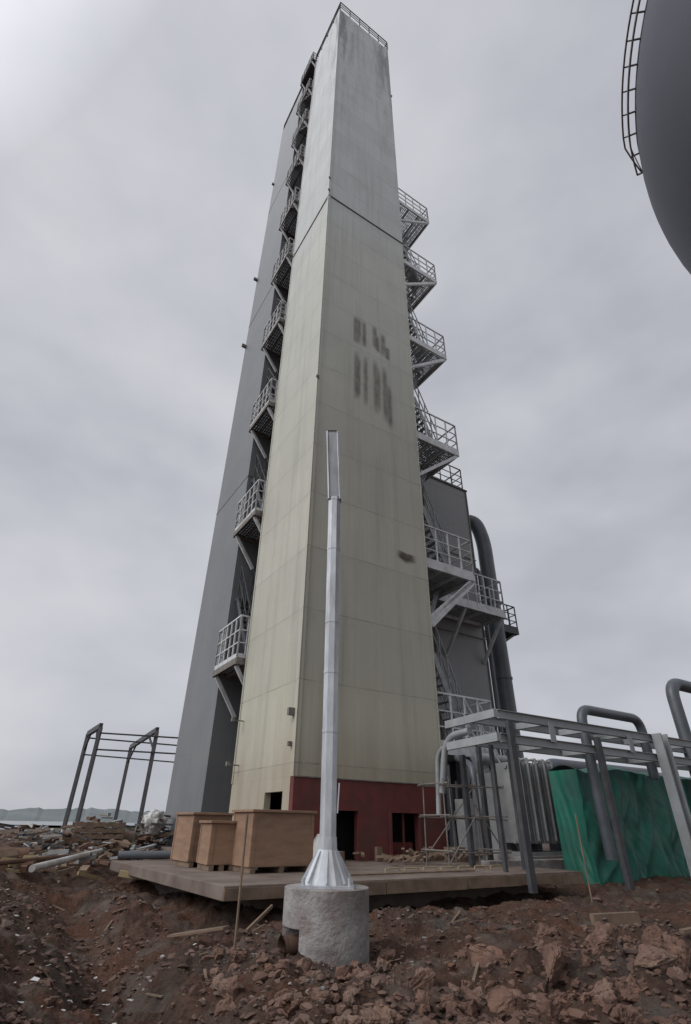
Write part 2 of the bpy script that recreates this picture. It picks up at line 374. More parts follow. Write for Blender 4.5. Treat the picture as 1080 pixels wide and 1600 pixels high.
# ---------------------------------------------------------------- slab
SL=group('concrete_slab',SITE,ROT)
def prism(mb,poly,z0,z1):
    n=len(poly); vs=[(x,y,z0) for x,y in poly]+[(x,y,z1) for x,y in poly]
    mb.add(vs,[tuple(range(n-1,-1,-1)),tuple(range(n,2*n))]+[(i,(i+1)%n,n+(i+1)%n,n+i) for i in range(n)])
m=MB(); prism(m,[(-4.3,-5.8),(6.2,-5.8),(6.2,-2.9),(13,-2.9),(13,16),(-.6,16),(-.6,2.4),(-4.75,2.4)],-.24,-.004)
m.done('deck',SL,M_slab,bevel=.015)
m=MB()
rnd=random.Random(8); x=-4.3
while x<6.1:
    l=rnd.uniform(1.4,2.4); x1=min(6.2,x+l); m.box(x+.01,x1-.01,-5.835,-5.803,-.25+rnd.uniform(-.02,.02),-.03+rnd.uniform(-.02,.01)); x+=l
m.done('formwork_boards',SL,M_wood)
m=MB(); prism(m,[(-3.3,-4.8),(5.2,-4.8),(5.2,-2.3),(12.7,-2.3),(12.7,15.7),(-.3,15.7),(-.3,1.5),(-3.9,1.5)],-1.4,-.24)
m.done('footing',SL,M_slab)
m=MB(); m.box(5.2,10.2,-3.3,-2.92,-.45,.12); m.box(7.3,10.4,-2.85,-1.0,-.002,.2); m.done('equipment_plinth',SL,M_conc,bevel=.02)

# ---------------------------------------------------------------- crates
def crate(cx,cy,w,d,z1,rz=0):
    e=group('plywood_crate'); e.matrix_world=Matrix.Translation(SITE)@Matrix.Rotation(ROT,4,'Z')@Matrix.Translation((cx,cy,0))@Matrix.Rotation(rz,4,'Z')
    g=e; x0,x1,y0,y1=-w/2,w/2,-d/2,d/2
    m=MB(); m.box(x0,x1,y0,y1,.12,z1-.06); m.done('panels',g,M_ply)
    m=MB()
    for xx in (x0+.1,0,x1-.1): m.box(xx-.06,xx+.06,y0,y1,0.0,.118)
    m.done('skids',g,M_wood)
    m=MB(); m.box(x0-.06,x1+.06,y0-.06,y1+.06,z1-.058,z1); m.done('lid',g,M_ply,bevel=.008)
    m=MB()
    for xx in (x0,x1-.09): m.box(xx,xx+.09,y0-.012,y0-.001,.13,z1-.07)
    for yy in (y0,y1-.09): m.box(x0-.012,x0-.001,yy,yy+.09,.13,z1-.07)
    m.box(x0+.09,x1-.09,y0-.01,y0-.001,.13,.2)
    m.done('battens',g,M_ply)
crate(-2.0,-2.9,1.72,1.2,1.3,.03)
crate(-3.1,-2.0,.72,1.0,1.05,-.05)
crate(-3.05,-.5,1.1,1.4,1.24,.04)

# ---------------------------------------------------------------- pole and foundation
PX,PY=-.175,9.0
Fd=group('concrete_pole_foundation',(PX,PY,0))
def circ(r,n=96): return [(r*math.cos(2*math.pi*i/n),r*math.sin(2*math.pi*i/n)) for i in range(n)]
cutp=lambda p: p[0]<-.33 and p[1]<.05
full=circ(.60); nF=96
rnd=random.Random(2)
m=MB()
# one continuous drum wall; the sector under the ledge is cut back to the notch
zs=[.25,.243,-.17,-1.0]
rows=[]
for zi,zz in enumerate(zs[:3]):
    rr_=.588 if zi==0 else .60
    rows.append([(p[0]/.6*rr_,p[1]/.6*rr_,zz) for p in full])
low=[(p[0],p[1],-1.0) for p in full]
base=len(m.v); allv=[v for r_ in rows for v in r_]+low; fs=[]
for k in range(2):
    for i in range(nF): fs.append((k*nF+i,k*nF+(i+1)%nF,(k+1)*nF+(i+1)%nF,(k+1)*nF+i))
inn=[i for i in range(nF) if cutp(full[i])]
for i in range(nF):
    j=(i+1)%nF
    if i in inn and j in inn: continue
    fs.append((2*nF+i,2*nF+j,3*nF+j,3*nF+i))
fs.append(tuple(range(nF)))
m.add(allv,fs)
i0,i1=inn[0],inn[-1]
a0,a1=full[i0],full[i1]; cc=(-.33,.05)
m.add([(a0[0],a0[1],-.17),(cc[0],cc[1],-.17),(cc[0],cc[1],-1),(a0[0],a0[1],-1)],[(0,1,2,3)])
m.add([(a1[0],a1[1],-.17),(cc[0],cc[1],-.17),(cc[0],cc[1],-1),(a1[0],a1[1],-1)],[(0,1,2,3)])
m.add([(full[i][0],full[i][1],-.17) for i in inn]+[(cc[0],cc[1],-.17)],[tuple(range(len(inn)+1))])
m.done('drum',Fd,M_conc)
m=MB(); m.cyl((-.56,-.36,-.36),(-.33,-.2,-.36),.105,n=24,cap=False); m.cyl((-.56,-.36,-.36),(-.535,-.343,-.36),.118,n=24,cap=False);m.cyl((-.56,-.36,-.36),(-.34,-.2,-.36),.088,n=24,cap=False)
m.done('conduit_stub',Fd,M_rust,True)
Pl=group('galvanised_lamp_post',(PX,PY,.25))
m=MB()
def ring(cx,cy,z,r,n=8): return [(cx+r*math.cos(2*math.pi*(i+.5)/n),cy+r*math.sin(2*math.pi*(i+.5)/n),z) for i in range(n)]
def loft(m,rings,n=8,caps=False):
    vs=[p for r in rings for p in r]; fs=[]
    for k in range(len(rings)-1):
        fs+=[(k*n+i,k*n+(i+1)%n,(k+1)*n+(i+1)%n,(k+1)*n+i) for i in range(n)]
    if caps: fs+=[tuple(range(n-1,-1,-1)),tuple(range((len(rings)-1)*n,len(rings)*n))]
    m.add(vs,fs)
def lx(z): return -.06*z/6.6
loft(m,[ring(lx(z),0,z,.132) for z in (.45,2.05,3.9,5.4,6.6)])
loft(m,[ring(lx(.5),0,.60,.14),ring(0,0,.44,.148),ring(0,0,.04,.35),ring(0,0,0,.36)])
m.done('shaft',Pl,M_galv)
m=MB()
for z in (2.05,3.0,3.9,5.4,6.55): loft(m,[ring(lx(z),0,z-.02,.139),ring(lx(z),0,z+.02,.139)],caps=True)
m.box(-.38,.38,-.38,.38,.0,.03)
for i in range(8):
    a=2*math.pi*i/8; cx,cy=math.cos(a),math.sin(a)
    m.beam((cx*.14,cy*.14,.42),(cx*.36,cy*.36,.05),.015,.04)
for sx in (-1,1):
    for sy in (-1,1): m.cyl((sx*.32,sy*.32,.03),(sx*.32,sy*.32,.12),.025)
m.beam((.13,-.1,.9),(.15,-.1,1.3),.02,.08)
m.done('bands_and_flange',Pl,M_galv)
m=MB()
def chan(cx,cy,z,r):
    return [(cx-r*.8,cy-r*.9,z),(cx-r,cy-r*.6,z),(cx-r,cy+r*.5,z),(cx-r*.5,cy+r,z),(cx+r*.5,cy+r,z),(cx+r,cy+r*.5,z),(cx+r,cy-r*.6,z),(cx+r*.8,cy-r*.9,z)]
rr=[chan(-.06,0,6.55,.138),chan(-.15,-.10,8.3,.138)]; ri=[chan(-.06,0,6.55,.12),chan(-.15,-.10,8.3,.12)]
for R_ in (rr,ri):
    m.add(R_[0]+R_[1],[(i,i+1,9+i,8+i) for i in range(7)])
m.add(rr[1],[tuple(range(8))])
m.add([rr[0][0],rr[1][0],ri[1][0],ri[0][0]],[(0,1,2,3)]); m.add([rr[0][7],rr[1][7],ri[1][7],ri[0][7]],[(0,1,2,3)])
m.done('top_channel',Pl,M_galv)
m=MB(); m.beam((-.06,-.09,6.6),(-.15,-.19,8.29),.19,.02); m.done('channel_shade_strip',Pl,M_galvshade)  # strip in the channel opening, its darker colour paints the shaded inside

# ---------------------------------------------------------------- pipe rack right
Q=group('steel_pipe_rack',SITE,ROT)
m=MB()
T0=-6.2
def chanbeam(m,x0,x1,t,zz):
    m.box(x0,x1,t-.015,t+.015,zz-.12,zz+.12); m.box(x0,x1,t-.075,t-.016,zz+.1,zz+.12); m.box(x0,x1,t-.075,t-.016,zz-.12,zz-.1); m.box(x0,x1,t+.016,t+.075,zz+.1,zz+.12); m.box(x0,x1,t+.016,t+.075,zz-.12,zz-.1)
for (t,zz) in ((T0,3.78),(T0,3.15),(T0+1.3,3.85),(T0+1.3,3.2)): chanbeam(m,3.2,19,t,zz)
for x in (3.3,5.4,7.5,9.4,11.2,13.5,16): 
    for zz in (3.79,3.16): m.box(x-.06,x+.06,T0+.08,T0+1.22,zz-.09,zz+.09)
for zz in (3.8,3.17):
    m.beam((3.15,T0,zz),(3.35,T0+2.3,zz-.02),.12,.22)
m.box(10.8,11.25,T0-.14,T0-.08,GZ-.3,3.9); m.box(10.8,10.86,T0-.4,T0-.142,GZ-.3,3.9); m.box(11.19,11.25,T0-.4,T0-.142,GZ-.3,3.9)
m.box(15.6,15.9,T0-.14,T0-.08,GZ-.3,3.6)
for x in (5.4,9.4): m.box(x-.12,x+.12,T0-.1,T0-.078,3.2,3.75)
m.done('beams',Q,M_rack)
m=MB(); m.box(3.4,3.6,T0-.2,T0-.08,-.35,3.6); m.box(3.75,3.85,T0+.9,T0+1.0,0,3.1); m.box(7.35,7.55,T0-.22,T0-.08,GZ-.4,3.5)
m.box(4.2,4.34,T0+2.6,T0+2.75,0,3.0); m.box(5.0,5.1,T0+1.35,T0+1.45,0,3.1)
m.done('posts',Q,M_dark)
tube('bend_pipe',Q,[(3.35,T0+1.3,3.5),(3.45,T0+2.5,3.45),(3.5,T0+2.9,1.9)],.10,M_rack,.8)
tube('bend_pipe_b',Q,[(3.4,T0+2.2,3.2),(3.6,T0+3.1,3.1),(3.65,T0+3.3,1.3)],.08,M_rack,.6)
A=group('insulated_pipe_arch',SITE,ROT)
tube('arch',A,[(8.5,-5.25,0.2),(8.5,-5.25,4.65),(12.1,-5.25,4.65),(12.1,-5.25,2.6)],.17,M_darkpipe,.5)
A2=group('insulated_pipe_arch',SITE,ROT)
tube('arch',A2,[(15.7,-5.0,0),(15.7,-5.0,6.6),(19.5,-5.0,6.6),(19.5,-5,2)],.26,M_darkpipe,.8)
A3=group('process_piping',SITE,ROT)
tube('line_a',A3,[(11.0,-1.5,3.0),(16,-1.5,2.6),(22,-1.5,2.6)],.22,M_darkpipe)
tube('line_b',A3,[(12,-.5,0),(12,-.5,3.4),(20,-.5,3.4)],.3,M_darkpipe,.8)
tube('line_c',A3,[(6.9,.2,0.),(6.9,.2,2.6),(6.9,1.5,3.4)],.18,M_darkpipe,.5)
tube('line_e',A3,[(6.0,-2.2,0.),(6.0,-2.2,2.9),(6.8,-.6,3.3)],.11,M_darkpipe,.5)
V=group('horizontal_vessel',SITE,ROT)
m=MB(); m.cyl((14,1,2.3),(24,1,2.3),1.5,n=40); m.cyl((13.6,1,2.3),(14,1,2.3),.9,1.5,n=40); m.done('shell',V,M_darkpipe,True)
m=MB(); m.box(15,15.4,0,2,GZ-.2,1.4); m.box(21,21.4,0,2,GZ-.2,1.4); m.done('saddles',V,M_dark)

# ---------------------------------------------------------------- radiator unit
Ra=group('transformer_radiator',SITE,ROT)
m=MB()
for bk in range(5):
    for j in range(4):
        x=7.7+bk*.46+j*.1
        m.box(x,x+.035,-2.7,-1.5,.55,3.1)
m.done('fins',Ra,M_radi)
m=MB()
for bk in range(5):
    x=7.7+bk*.46
    for zz in (.62,2.98): m.cyl((x-.05,-2.2,zz),(x+.4,-2.2,zz),.09,n=12)
    m.cyl((x+.16,-2.72,.62),(x+.16,-2.72,3.22),.045,n=10)
    m.cyl((x+.16,-2.72,3.22),(x+.16,-2.2,3.22),.045,n=10)
m.box(7.65,9.95,-1.45,-.6,.3,2.8); m.box(7.5,10.05,-2.8,-.6,.205,.3)
m.cyl((7.5,-1.1,3.3),(9.7,-1.1,3.3),.2,n=20)
m.done('tank_and_headers',Ra,M_radi)

# ---------------------------------------------------------------- green tarp
TP=group('green_tarpaulin_cover',SITE,ROT)
def cloth(name,fn,nu,nv):
    vs=[];fs=[]
    for j in range(nv+1):
        for i in range(nu+1): vs.append(fn(i/nu,j/nv))
    for j in range(nv):
        for i in range(nu):
            a=j*(nu+1)+i; fs.append((a,a+1,a+nu+2,a+nu+1))
    me=D.meshes.new(name); me.from_pydata(vs,[],fs); me.materials.append(M_tarp)
    me.polygons.foreach_set('use_smooth',[True]*len(fs)); o=D.objects.new(name,me); COL.objects.link(o); o.parent=TP
def fold(x,z,seed):
    wx=x+.5*noise.noise(Vector((x*.6,z*.7,seed+3)))
    f=noise.noise(Vector((wx*.9+z*.25,z*.25,seed)))*.34+noise.noise(Vector((wx*2.4-z*.7,z*.5,seed+5)))*.14
    f-=.20*abs(noise.noise(Vector((wx*1.3-z*.9,z*.4,seed+9))))+.05*abs(noise.noise(Vector((wx*3.5+z*2,z*1.5,seed+11))))
    return f
TX=8.25; TW=11.0
def top(x): return 2.78+.25*noise.noise(Vector((x*.5,0,3)))
cloth('front',lambda u,v:(TX+u*TW,-4.75-fold(u*TW,v*3.3,2)*(1.1-.5*v)-.25*(1-v)**2,GZ-.2+v*(top(TX+u*TW)-GZ+.2)),200,70)
cloth('side',lambda u,v:(TX-fold(u*3,v*3.3,7)*(1.1-v*.6)*.6*(math.sin(u*3.14)),-4.75+u*1.1-(1-u)*(fold(0,v*3.3,2)*(1.1-.5*v)+.25*(1-v)**2),GZ-.2+v*(top(TX)-GZ+.2)),30,60)
cloth('top',lambda u,v:(TX+u*TW,-4.75-fold(u*TW,3.3,2)*.6*(1-v)+v*1.1,top(TX+u*TW)+.15*math.sin(v*3.14)),120,20)

# ---------------------------------------------------------------- scaffold, bits near base
SC=group('tube_scaffold',SITE,ROT)
m=MB()
xs=(3.3,4.5,5.7)
for x in xs:
    for y in (-3.6,-2.6): m.cyl((x,y,0),(x+random.uniform(-.08,.08),y,2.2+.5*random.random()),.022)
for z in (.35,1.25,2.1):
    for y in (-3.6,-2.6): m.cyl((3.1,y,z),(5.9,y,z+random.uniform(-.06,.06)),.02)
    for x in xs: m.cyl((x,-3.8,z+.05),(x,-2.4,z+.05),.02)
m.cyl((3.3,-3.63,.1),(4.5,-3.63,1.3),.02);m.cyl((5.7,-3.63,.2),(4.5,-3.63,1.6),.02);m.cyl((3.3,-2.57,.2),(5.5,-2.57,2.1),.02)
m.done('tubes',SC,M_seam)
Lp=group('low_pipe_hoops',SITE,ROT)
for i in range(7):
    x=.3+i*.6; tube('hoop_%d'%(i+1),Lp,[(x,-4.6,0),(x,-4.6,.1),(x+.45,-4.6,.1),(x+.45,-4.6,0)],.016,M_yellow,.05)
tube('edge_pipe',Lp,[(-1.9,-5.0,.03),(3.0,-4.9,.03)],.02,M_wood)
Bd=group('loose_boards',SITE,ROT)
m=MB(); m.beam((-.9,-1.2,.3),(-.2,-1.0,1.0),.9,.04); m.beam((-.4,-1.9,.05),(.3,-1.7,.75),.7,.04); m.done('board',Bd,M_sheet)
m=MB(); m.beam((.4,-1.0,.1),(1.4,-.6,.15),.5,.3); m.beam((4.2,-.6,0.1),(5.6,-.6,.1),.3,.2); m.box(2.9,3.1,-.6,-.45,0,.4); m.box(5.6,6.3,-1.4,-.8,0,.4); m.done('timber',Bd,M_wood)
JB=group('site_material_stack',SITE,ROT)
m=MB(); random.seed(3)
for i in range(46):
    x=random.uniform(2.2,7.2); y=random.uniform(-2.2,-.2); a=random.uniform(0,6.28); l=random.uniform(.2,.7)
    m.beam((x,y,random.uniform(.03,.25)),(x+l*math.cos(a),y+l*math.sin(a),random.uniform(.05,.4)),.1,.06)
m.done('offcuts',JB,M_wood)
m=MB()
for i in range(8):
    x=6.8+random.uniform(-.3,1.8); m.cyl((x,-.2+random.uniform(-1,1),0),(x,-.2,random.uniform(1,3.2)),.06)
m.box(7.0,7.5,.4,.8,0,2.4); m.box(8.2,8.6,1.0,1.4,0,3.4); m.box(6.7,6.85,-1.9,-1.75,0,3.6); m.box(9.6,9.75,-.1,.05,0,3.6)
m.done('uprights',JB,M_dark)
EC=group('electrical_cabinet',SITE,ROT)
m=MB(); m.box(6.75,7.2,-.9,-.3,.1,1.9); m.done('body',EC,M_radi,bevel=.02)
m=MB(); m.box(6.8,7.15,-.93,-.901,.2,1.8); m.box(6.8,6.9,-.85,-.35,0,.098);m.box(7.05,7.15,-.85,-.35,0,.098); m.done('door_and_feet',EC,M_rack)

# ---------------------------------------------------------------- terrain
site_inv=(Matrix.Translation(SITE)@Matrix.Rotation(ROT,4,'Z')).inverted()
def h_ground(x,y):
    h=GZ
    xl=-2.6-(y-7)*.53
    t=min(1,max(0,(xl-.2-x)/1.4)); t=t*t*(3-2*t)
    far=min(1,max(0,(y-16)/8)); 
    h+=.38*t
    h+=.25*far*(1 if x<-3 else .3)
    dl=abs(x-(xl+.55)); h-=.40*math.exp(-(dl/.6)**2)*(1 if y<15 else 0.3)
    q=min(1,max(0,(x-.5)/2.5)); h+=.16*q*math.exp(-((y-7.2)/1.8)**2)
    d=math.hypot(x,y)
    if d<40:
        p=site_inv@Vector((x,y,0))
        if -6<p.x<7.5: h-=.26*math.exp(-((p.y+5.5)/.8)**2)
        if -7<p.y<3: h-=.15*math.exp(-((p.x+4.4)/.7)**2)
    a=1 if d<45 else max(.0,1-(d-45)/60)
    if a>0:
        n=noise.fractal(Vector((x*.55,y*.55,1.3)),.9,2.1,5)*.17
        n+=abs(noise.noise(Vector((x*2.1,y*2.1,4))))*.18+noise.fractal(Vector((x*4,y*4,2)),.7,2.1,4)*.07
        h+=a*n
    return h
st=group('marker_stake',(0,0,0))
m=MB(); m.cyl((-1.42,9.1,-.9),(-1.44,9.2,1.12),.018,n=6); m.done('rod',st,M_wood)
st=group('marker_stake',(0,0,0))
m=MB(); m.cyl((5.5,13.8,-.8),(5.5,13.8,1.3),.016,n=6); m.done('rod',st,M_wood)
Pk=group('timber_planks',(0,0,0))
m=MB(); m.beam((4.45,11.3,-.36),(5.35,11.5,-.34),.12,.18); m.beam((-1.25,8.9,-.25),(-1.0,9.6,-.05),.03,.04); m.beam((-2.6,10.2,-.5),(-1.7,9.9,-.35),.2,.03)
m.beam((2.9,9.2,-.42),(3.6,9.0,-.36),.08,.03); m.beam((-.75,8.1,-.45),(-.3,7.9,-.43),.04,.03); m.beam((5.6,10.6,-.4),(6.6,10.9,-.3),.1,.05)
rnd=random.Random(31)
for i in range(40):
    r=7*(16/7)**rnd.random(); a=math.radians(rnd.uniform(-36,30)); x,y=r*math.sin(a),r*math.cos(a); p=site_inv@Vector((x,y,0))
    if (-5<p.x<7 and p.y>-6.3) or math.hypot(x-PX,y-PY)<.9: continue
    q=rnd.uniform(0,6.28); l=rnd.uniform(.1,.45); x2,y2=x+l*math.cos(q),y+l*math.sin(q)
    m.beam((x,y,h_ground(x,y)+.03),(x2,y2,h_ground(x2,y2)+.05),.03,.015)
m.done('plank',Pk,M_wood)
LP=group('loose_pipes',(0,0,0))
tube('dark_pipe',LP,[(-6.7,18.6,.12),(-4.6,19.4,.14)],.11,M_darkpipe)
tube('white_pipe',LP,[(-7.4,15.0,.0),(-8.2,21.5,.14)],.08,M_sheet)
tube('grey_pipe',LP,[(-8.9,15.2,.03),(-7.9,19.5,.1)],.06,M_rust)
tube('rust_pipe',LP,[(-10.4,17.6,.1),(-9.2,18.2,.1)],.2,M_rust)

def debris(name,x,y,z,n,spread,mats,smax=.9,h=.9,seed=1):
    random.seed(seed); g=group(name,(x,y,z))
    for mi,mt in enumerate(mats):
        m=MB()
        for i in range(n):
            px=random.gauss(0,spread);py=random.gauss(0,spread*1.2); pz=random.uniform(0,h)*math.exp(-(px*px+py*py)/(2*spread*spread))
            a=random.uniform(0,3.14); l=random.uniform(.15,smax)
            m.beam((px,py,pz),(px+l*math.cos(a),py+l*math.sin(a),pz+random.uniform(-.15,.15)),random.uniform(.03,.22),random.uniform(.02,.14))
        m.done('piece_%d'%(mi+1),g,mt)
debris('scrap_pile',-10.3,23.5,-.15,40,1.0,[M_wood,M_rust,M_sheet,M_dark],1.0,.8,2)
debris('scrap_pile',-8.0,21.0,-.15,34,.9,[M_wood,M_rust,M_rack],.8,.6,4)
debris('scrap_pile',-9.5,17.5,-.2,26,1.0,[M_wood,M_yellow,M_rust],.8,.35,5)
debris('scrap_pile',-13.5,27,-.2,50,1.8,[M_wood,M_dark,M_sheet],1.1,1.1,6)
debris('scrap_pile',-17,31,-.2,50,2.5,[M_wood,M_dark,M_rust],1.1,1.1,9)
debris('scrap_pile',-11.5,29,-.2,50,1.4,[M_wood,M_dark,M_rust,M_rack],1.3,1.5,21)
debris('scrap_pile',-9.2,29.5,-.2,40,.9,[M_wood,M_dark,M_rust],1.1,1.6,19)
g=group('timber_pallet_stack',(-9.9,24.5,0),.5)
m=MB()
for k in range(6):
    z=-.2+k*.2
    for i in range(5): m.box(-.9+i*.4,-.62+i*.4,-.7,.7,z+.13,z+.16)
    for yy in (-.7,-.05,.6): m.box(-.9,.98,yy,yy+.1,z,z+.129)
m.done('pallets',g,M_wood)
g=group('cable_drum',(-8.9,25.2,.35),.3)
m=MB(); m.cyl((-.35,0,0),(-.3,0,0),.5,n=24); m.cyl((.3,0,0),(.35,0,0),.5,n=24); m.cyl((-.3,0,0),(.3,0,0),.3,n=20); m.done('flanges_and_core',g,M_wood)
g=group('sheeted_bundle',(-9.2,29.5,.95))
bm=bmesh.new(); bmesh.ops.create_icosphere(bm,subdivisions=5,radius=1)
for v in bm.verts:
    p=v.co.copy(); f=1+.25*noise.noise(p*2)+.12*noise.noise(p*5)
    v.co=Vector((p.x*.55*f,p.y*.6*f,p.z*.55*f))
me=D.meshes.new('cover'); bm.to_mesh(me); bm.free(); me.materials.append(M_sheet)
me.polygons.foreach_set('use_smooth',[True]*len(me.polygons)); o=D.objects.new('cover',me); COL.objects.link(o); o.parent=g

def portal(a,b,h):
    g=group('steel_portal_frame',(0,0,0)); m=MB()
    for p in (a,b):
        m.beam((p[0],p[1],-1),(p[0],p[1],h),.22,.28)
    m.beam((a[0],a[1],h),(b[0],b[1],h+.1),.24,.36)
    va=Vector((a[0],a[1],h-1.3));vb=Vector((b[0],b[1],h-1.3))
    m.beam(va,va.lerp(vb,.25)+Vector((0,0,1.2)),.12);m.beam(vb,vb.lerp(va,.25)+Vector((0,0,1.2)),.12)
    m.done('columns_and_beam',g,M_dark)
portal((-20.2,44),(-17.8,40.5),6.9)
portal((-19.6,52),(-14.1,42),6.9)
g=group('steel_purlins',(0,0,0)); m=MB()
for z in (6.5,5.4): m.beam((-17.8,40.5,z),(-9.5,43.5,z),.1)
m.beam((-20.2,44,6.6),(-12,48,6.5),.1); m.beam((-20.2,44,5.4),(-12,48,5.2),.09)
m.done('bars',g,M_dark)

def shed(x,y,w,d,h,rot,mat):
    g=group('low_site_shed',(x,y,-.3),rot)
    m=MB(); m.box(-w/2,w/2,-d/2,d/2,0,h); m.done('walls',g,M_sheet)
    m=MB(); pp=[(-w/2-.2,0),(0,.6),(w/2+.2,0)]
    vs=[(px,yy,h+pz) for yy in (-d/2-.2,d/2+.2) for px,pz in pp]
    m.add(vs,[(0,1,2),(5,4,3),(0,3,4,1),(1,4,5,2),(2,5,3,0)]); m.done('roof',g,mat)
shed(-38,62,9,5,.3,.2,M_bluew); shed(-46,74,12,6,.4,.1,M_bluew)
mw,nt_,b_=newmat('lake_water'); b_.inputs['Base Color'].default_value=(.10,.13,.15,1); b_.inputs['Roughness'].default_value=.12
bump(nt_,b_,noi(nt_,coords(nt_),1.2,4),.15,.05)
me=D.meshes.new('water'); me.from_pydata([(-520,125,.16),(-48,112,.16),(-60,420,.16),(-560,520,.16)],[],[(0,1,2,3)]); me.materials.append(mw)
COL.objects.link(D.objects.new('water',me))

# ---------------------------------------------------------------- ground sheet (polar grid out to horizon)
angs=[]; a=-42.0
while a<=42: angs.append(a); a+=.2
a=46.0
while a<=315: angs.append(a); a+=4.0
rs=[0.6,1.5,2.5,3.4]; r=4.2
while r<26: rs.append(r); r*=1.0085
while r<90: rs.append(r); r*=1.03
while r<6000: rs.append(r); r*=1.25
vs=[];fs=[]
for r in rs:
    for a in angs:
        x=r*math.sin(math.radians(a)); y=r*math.cos(math.radians(a)); vs.append((x,y,h_ground(x,y)))
na=len(angs)
for j in range(len(rs)-1):
    for i in range(na):
        i2=(i+1)%na; fs.append((j*na+i,(j+1)*na+i,(j+1)*na+i2,j*na+i2))
fs.append(tuple(range(na)))
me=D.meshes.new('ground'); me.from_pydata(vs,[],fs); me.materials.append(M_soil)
me.polygons.foreach_set('use_smooth',[True]*len(me.polygons))
bm=bmesh.new(); bm.from_mesh(me); bmesh.ops.recalc_face_normals(bm,faces=bm.faces); bm.to_mesh(me); bm.free()
COL.objects.link(D.objects.new('ground',me))

vs=[];fs=[]; n=400
for i in range(n+1):
    a=math.radians(-75+150*i/n); hh=6+10*max(0,noise.fractal(Vector((i*.03,0,7)),1,2,5)+.3)+2.2*noise.noise(Vector((i*.7,3,1)))
    if -32<math.degrees(a)<-15: hh+=5
    for r,k in ((700,-3),(760,.6),(840,1),(1000,.2)):
        vs.append((r*math.sin(a),r*math.cos(a),hh*k if k>0 else -4))
for i in range(n):
    for k in range(3): o=i*4+k; fs.append((o,o+4,o+5,o+1))
me=D.meshes.new('distant_hills'); me.from_pydata(vs,[],fs)
me.materials.append(simple('hazy_hill',(.17,.19,.195),(.12,.14,.14),.02,1)); COL.objects.link(D.objects.new('distant_hills',me))

# ---------------------------------------------------------------- rocks and clods
def hull(rad,seed,flat=.7):
    rnd=random.Random(seed); bm=bmesh.new()
    for i in range(16):
        v=Vector((rnd.gauss(0,1),rnd.gauss(0,1),rnd.gauss(0,1))).normalized()
        v=v*rnd.uniform(.75,1.05); bm.verts.new((v.x*rnd.uniform(.9,1.2),v.y,v.z*flat))
    res=bmesh.ops.convex_hull(bm,input=bm.verts)
    bmesh.ops.delete(bm,geom=[g for g in res['geom_interior'] if isinstance(g,bmesh.types.BMVert)],context='VERTS')
    bm.verts.index_update(); out=([v.co.copy() for v in bm.verts],[tuple(v.index for v in f.verts) for f in bm.faces]); bm.free(); return out
lib=[hull(1,s,.55+.3*((s*37)%10)/10) for s in range(40)]
def rough(seed):
    V,F=hull(1,seed,.85); bm=bmesh.new(); vv=[bm.verts.new(v) for v in V]
    for f in F: bm.faces.new([vv[i] for i in f])
    bmesh.ops.bevel(bm,geom=bm.edges[:],offset=.06,segments=1,affect='EDGES')
    bmesh.ops.triangulate(bm,faces=bm.faces)
    bmesh.ops.subdivide_edges(bm,edges=bm.edges,cuts=3,use_grid_fill=True)
    bm.normal_update()
    for v in bm.verts:
        p=v.co; v.co=p+v.normal*(.14*noise.fractal(p*2.4+Vector((seed,0,0)),.7,2.1,6)-.10*abs(noise.noise(p*4+Vector((seed,3,0)))))
    bm.verts.index_update(); out=([v.co.copy() for v in bm.verts],[tuple(v.index for v in f.verts) for f in bm.faces]); bm.free(); return out
librough=[rough(s+100) for s in range(18)]
def on_slab(x,y):
    p=site_inv@Vector((x,y,0)); return -4.9<p.x<13.2 and -6.0<p.y<16 and not(p.x>6.3 and p.y<-2.9)
def scatter(name,n,rng,size,mat,seed,sink=.3,lb=None,zs=(.6,1)):
    lb=lb or lib
    rnd=random.Random(seed); mb=MB(); c=0
    while c<n:
        x,y,s=rng(rnd); 
        if on_slab(x,y) or math.hypot(x-PX,y-PY)<.66+s: continue
        s=size(rnd) if s==0 else s
        c+=1; V,F=lb[rnd.randrange(len(lb))]
        Mx=Matrix.Translation((x,y,h_ground(x,y)+s*(.5-sink)))@Matrix.Rotation(rnd.uniform(0,6.28),4,'Z')@Matrix.Rotation(rnd.uniform(-.5,.5),4,'X')@Matrix.Diagonal((s*rnd.uniform(.8,1.5),s*rnd.uniform(.7,1.1),s*rnd.uniform(*zs),1))
        mb.add([Mx@v for v in V],F)
    return mb.done(name,None,mat,False)
def fan(r0,r1,a0=-38,a1=38):
    def f(rnd):
        while True:
            r=r0*(r1/r0)**rnd.random(); a=math.radians(rnd.uniform(a0,a1)); x,y=r*math.sin(a),r*math.cos(a)
            if noise.noise(Vector((x*.7,y*.7,9)))>rnd.uniform(-.45,.35): return x,y,0
    return f
scatter('soil_clods',9500,fan(5.2,17),lambda r:.010+.05*r.random()**3,M_clod,1)
scatter('soil_clods',1200,fan(6,30),lambda r:.03+.07*r.random()**2,M_clod,2)
scatter('rocks',180,fan(5.8,11,-2,38),lambda r:.035+.12*r.random()**2,M_rock,3,.3,librough,(.7,1.1)) 
scatter('rocks',45,fan(5.8,9,-14,3),lambda r:.04+.09*r.random()**1.6,M_rock,5,.3,librough,(.7,1.1))
big=[(-1.1,6.9,.17),(-.8,7.35,.14),(-.35,6.5,.12),(.95,7.4,.18),(1.35,6.9,.15),(1.75,7.8,.2),(2.3,7.1,.24),(3.1,7.6,.27),(3.4,8.6,.22),(4.1,7.9,.27),(1.5,6.3,.16),(2.5,6.4,.2),(.8,6.5,.13),(4.5,9.0,.27),(-1.6,8.8,.12),(3.2,6.8,.18),(.55,8.4,.12),(2.9,9.2,.16),(4.9,10.2,.22),(3.7,7.3,.2),(4.4,8.4,.2)]
it=iter(big)
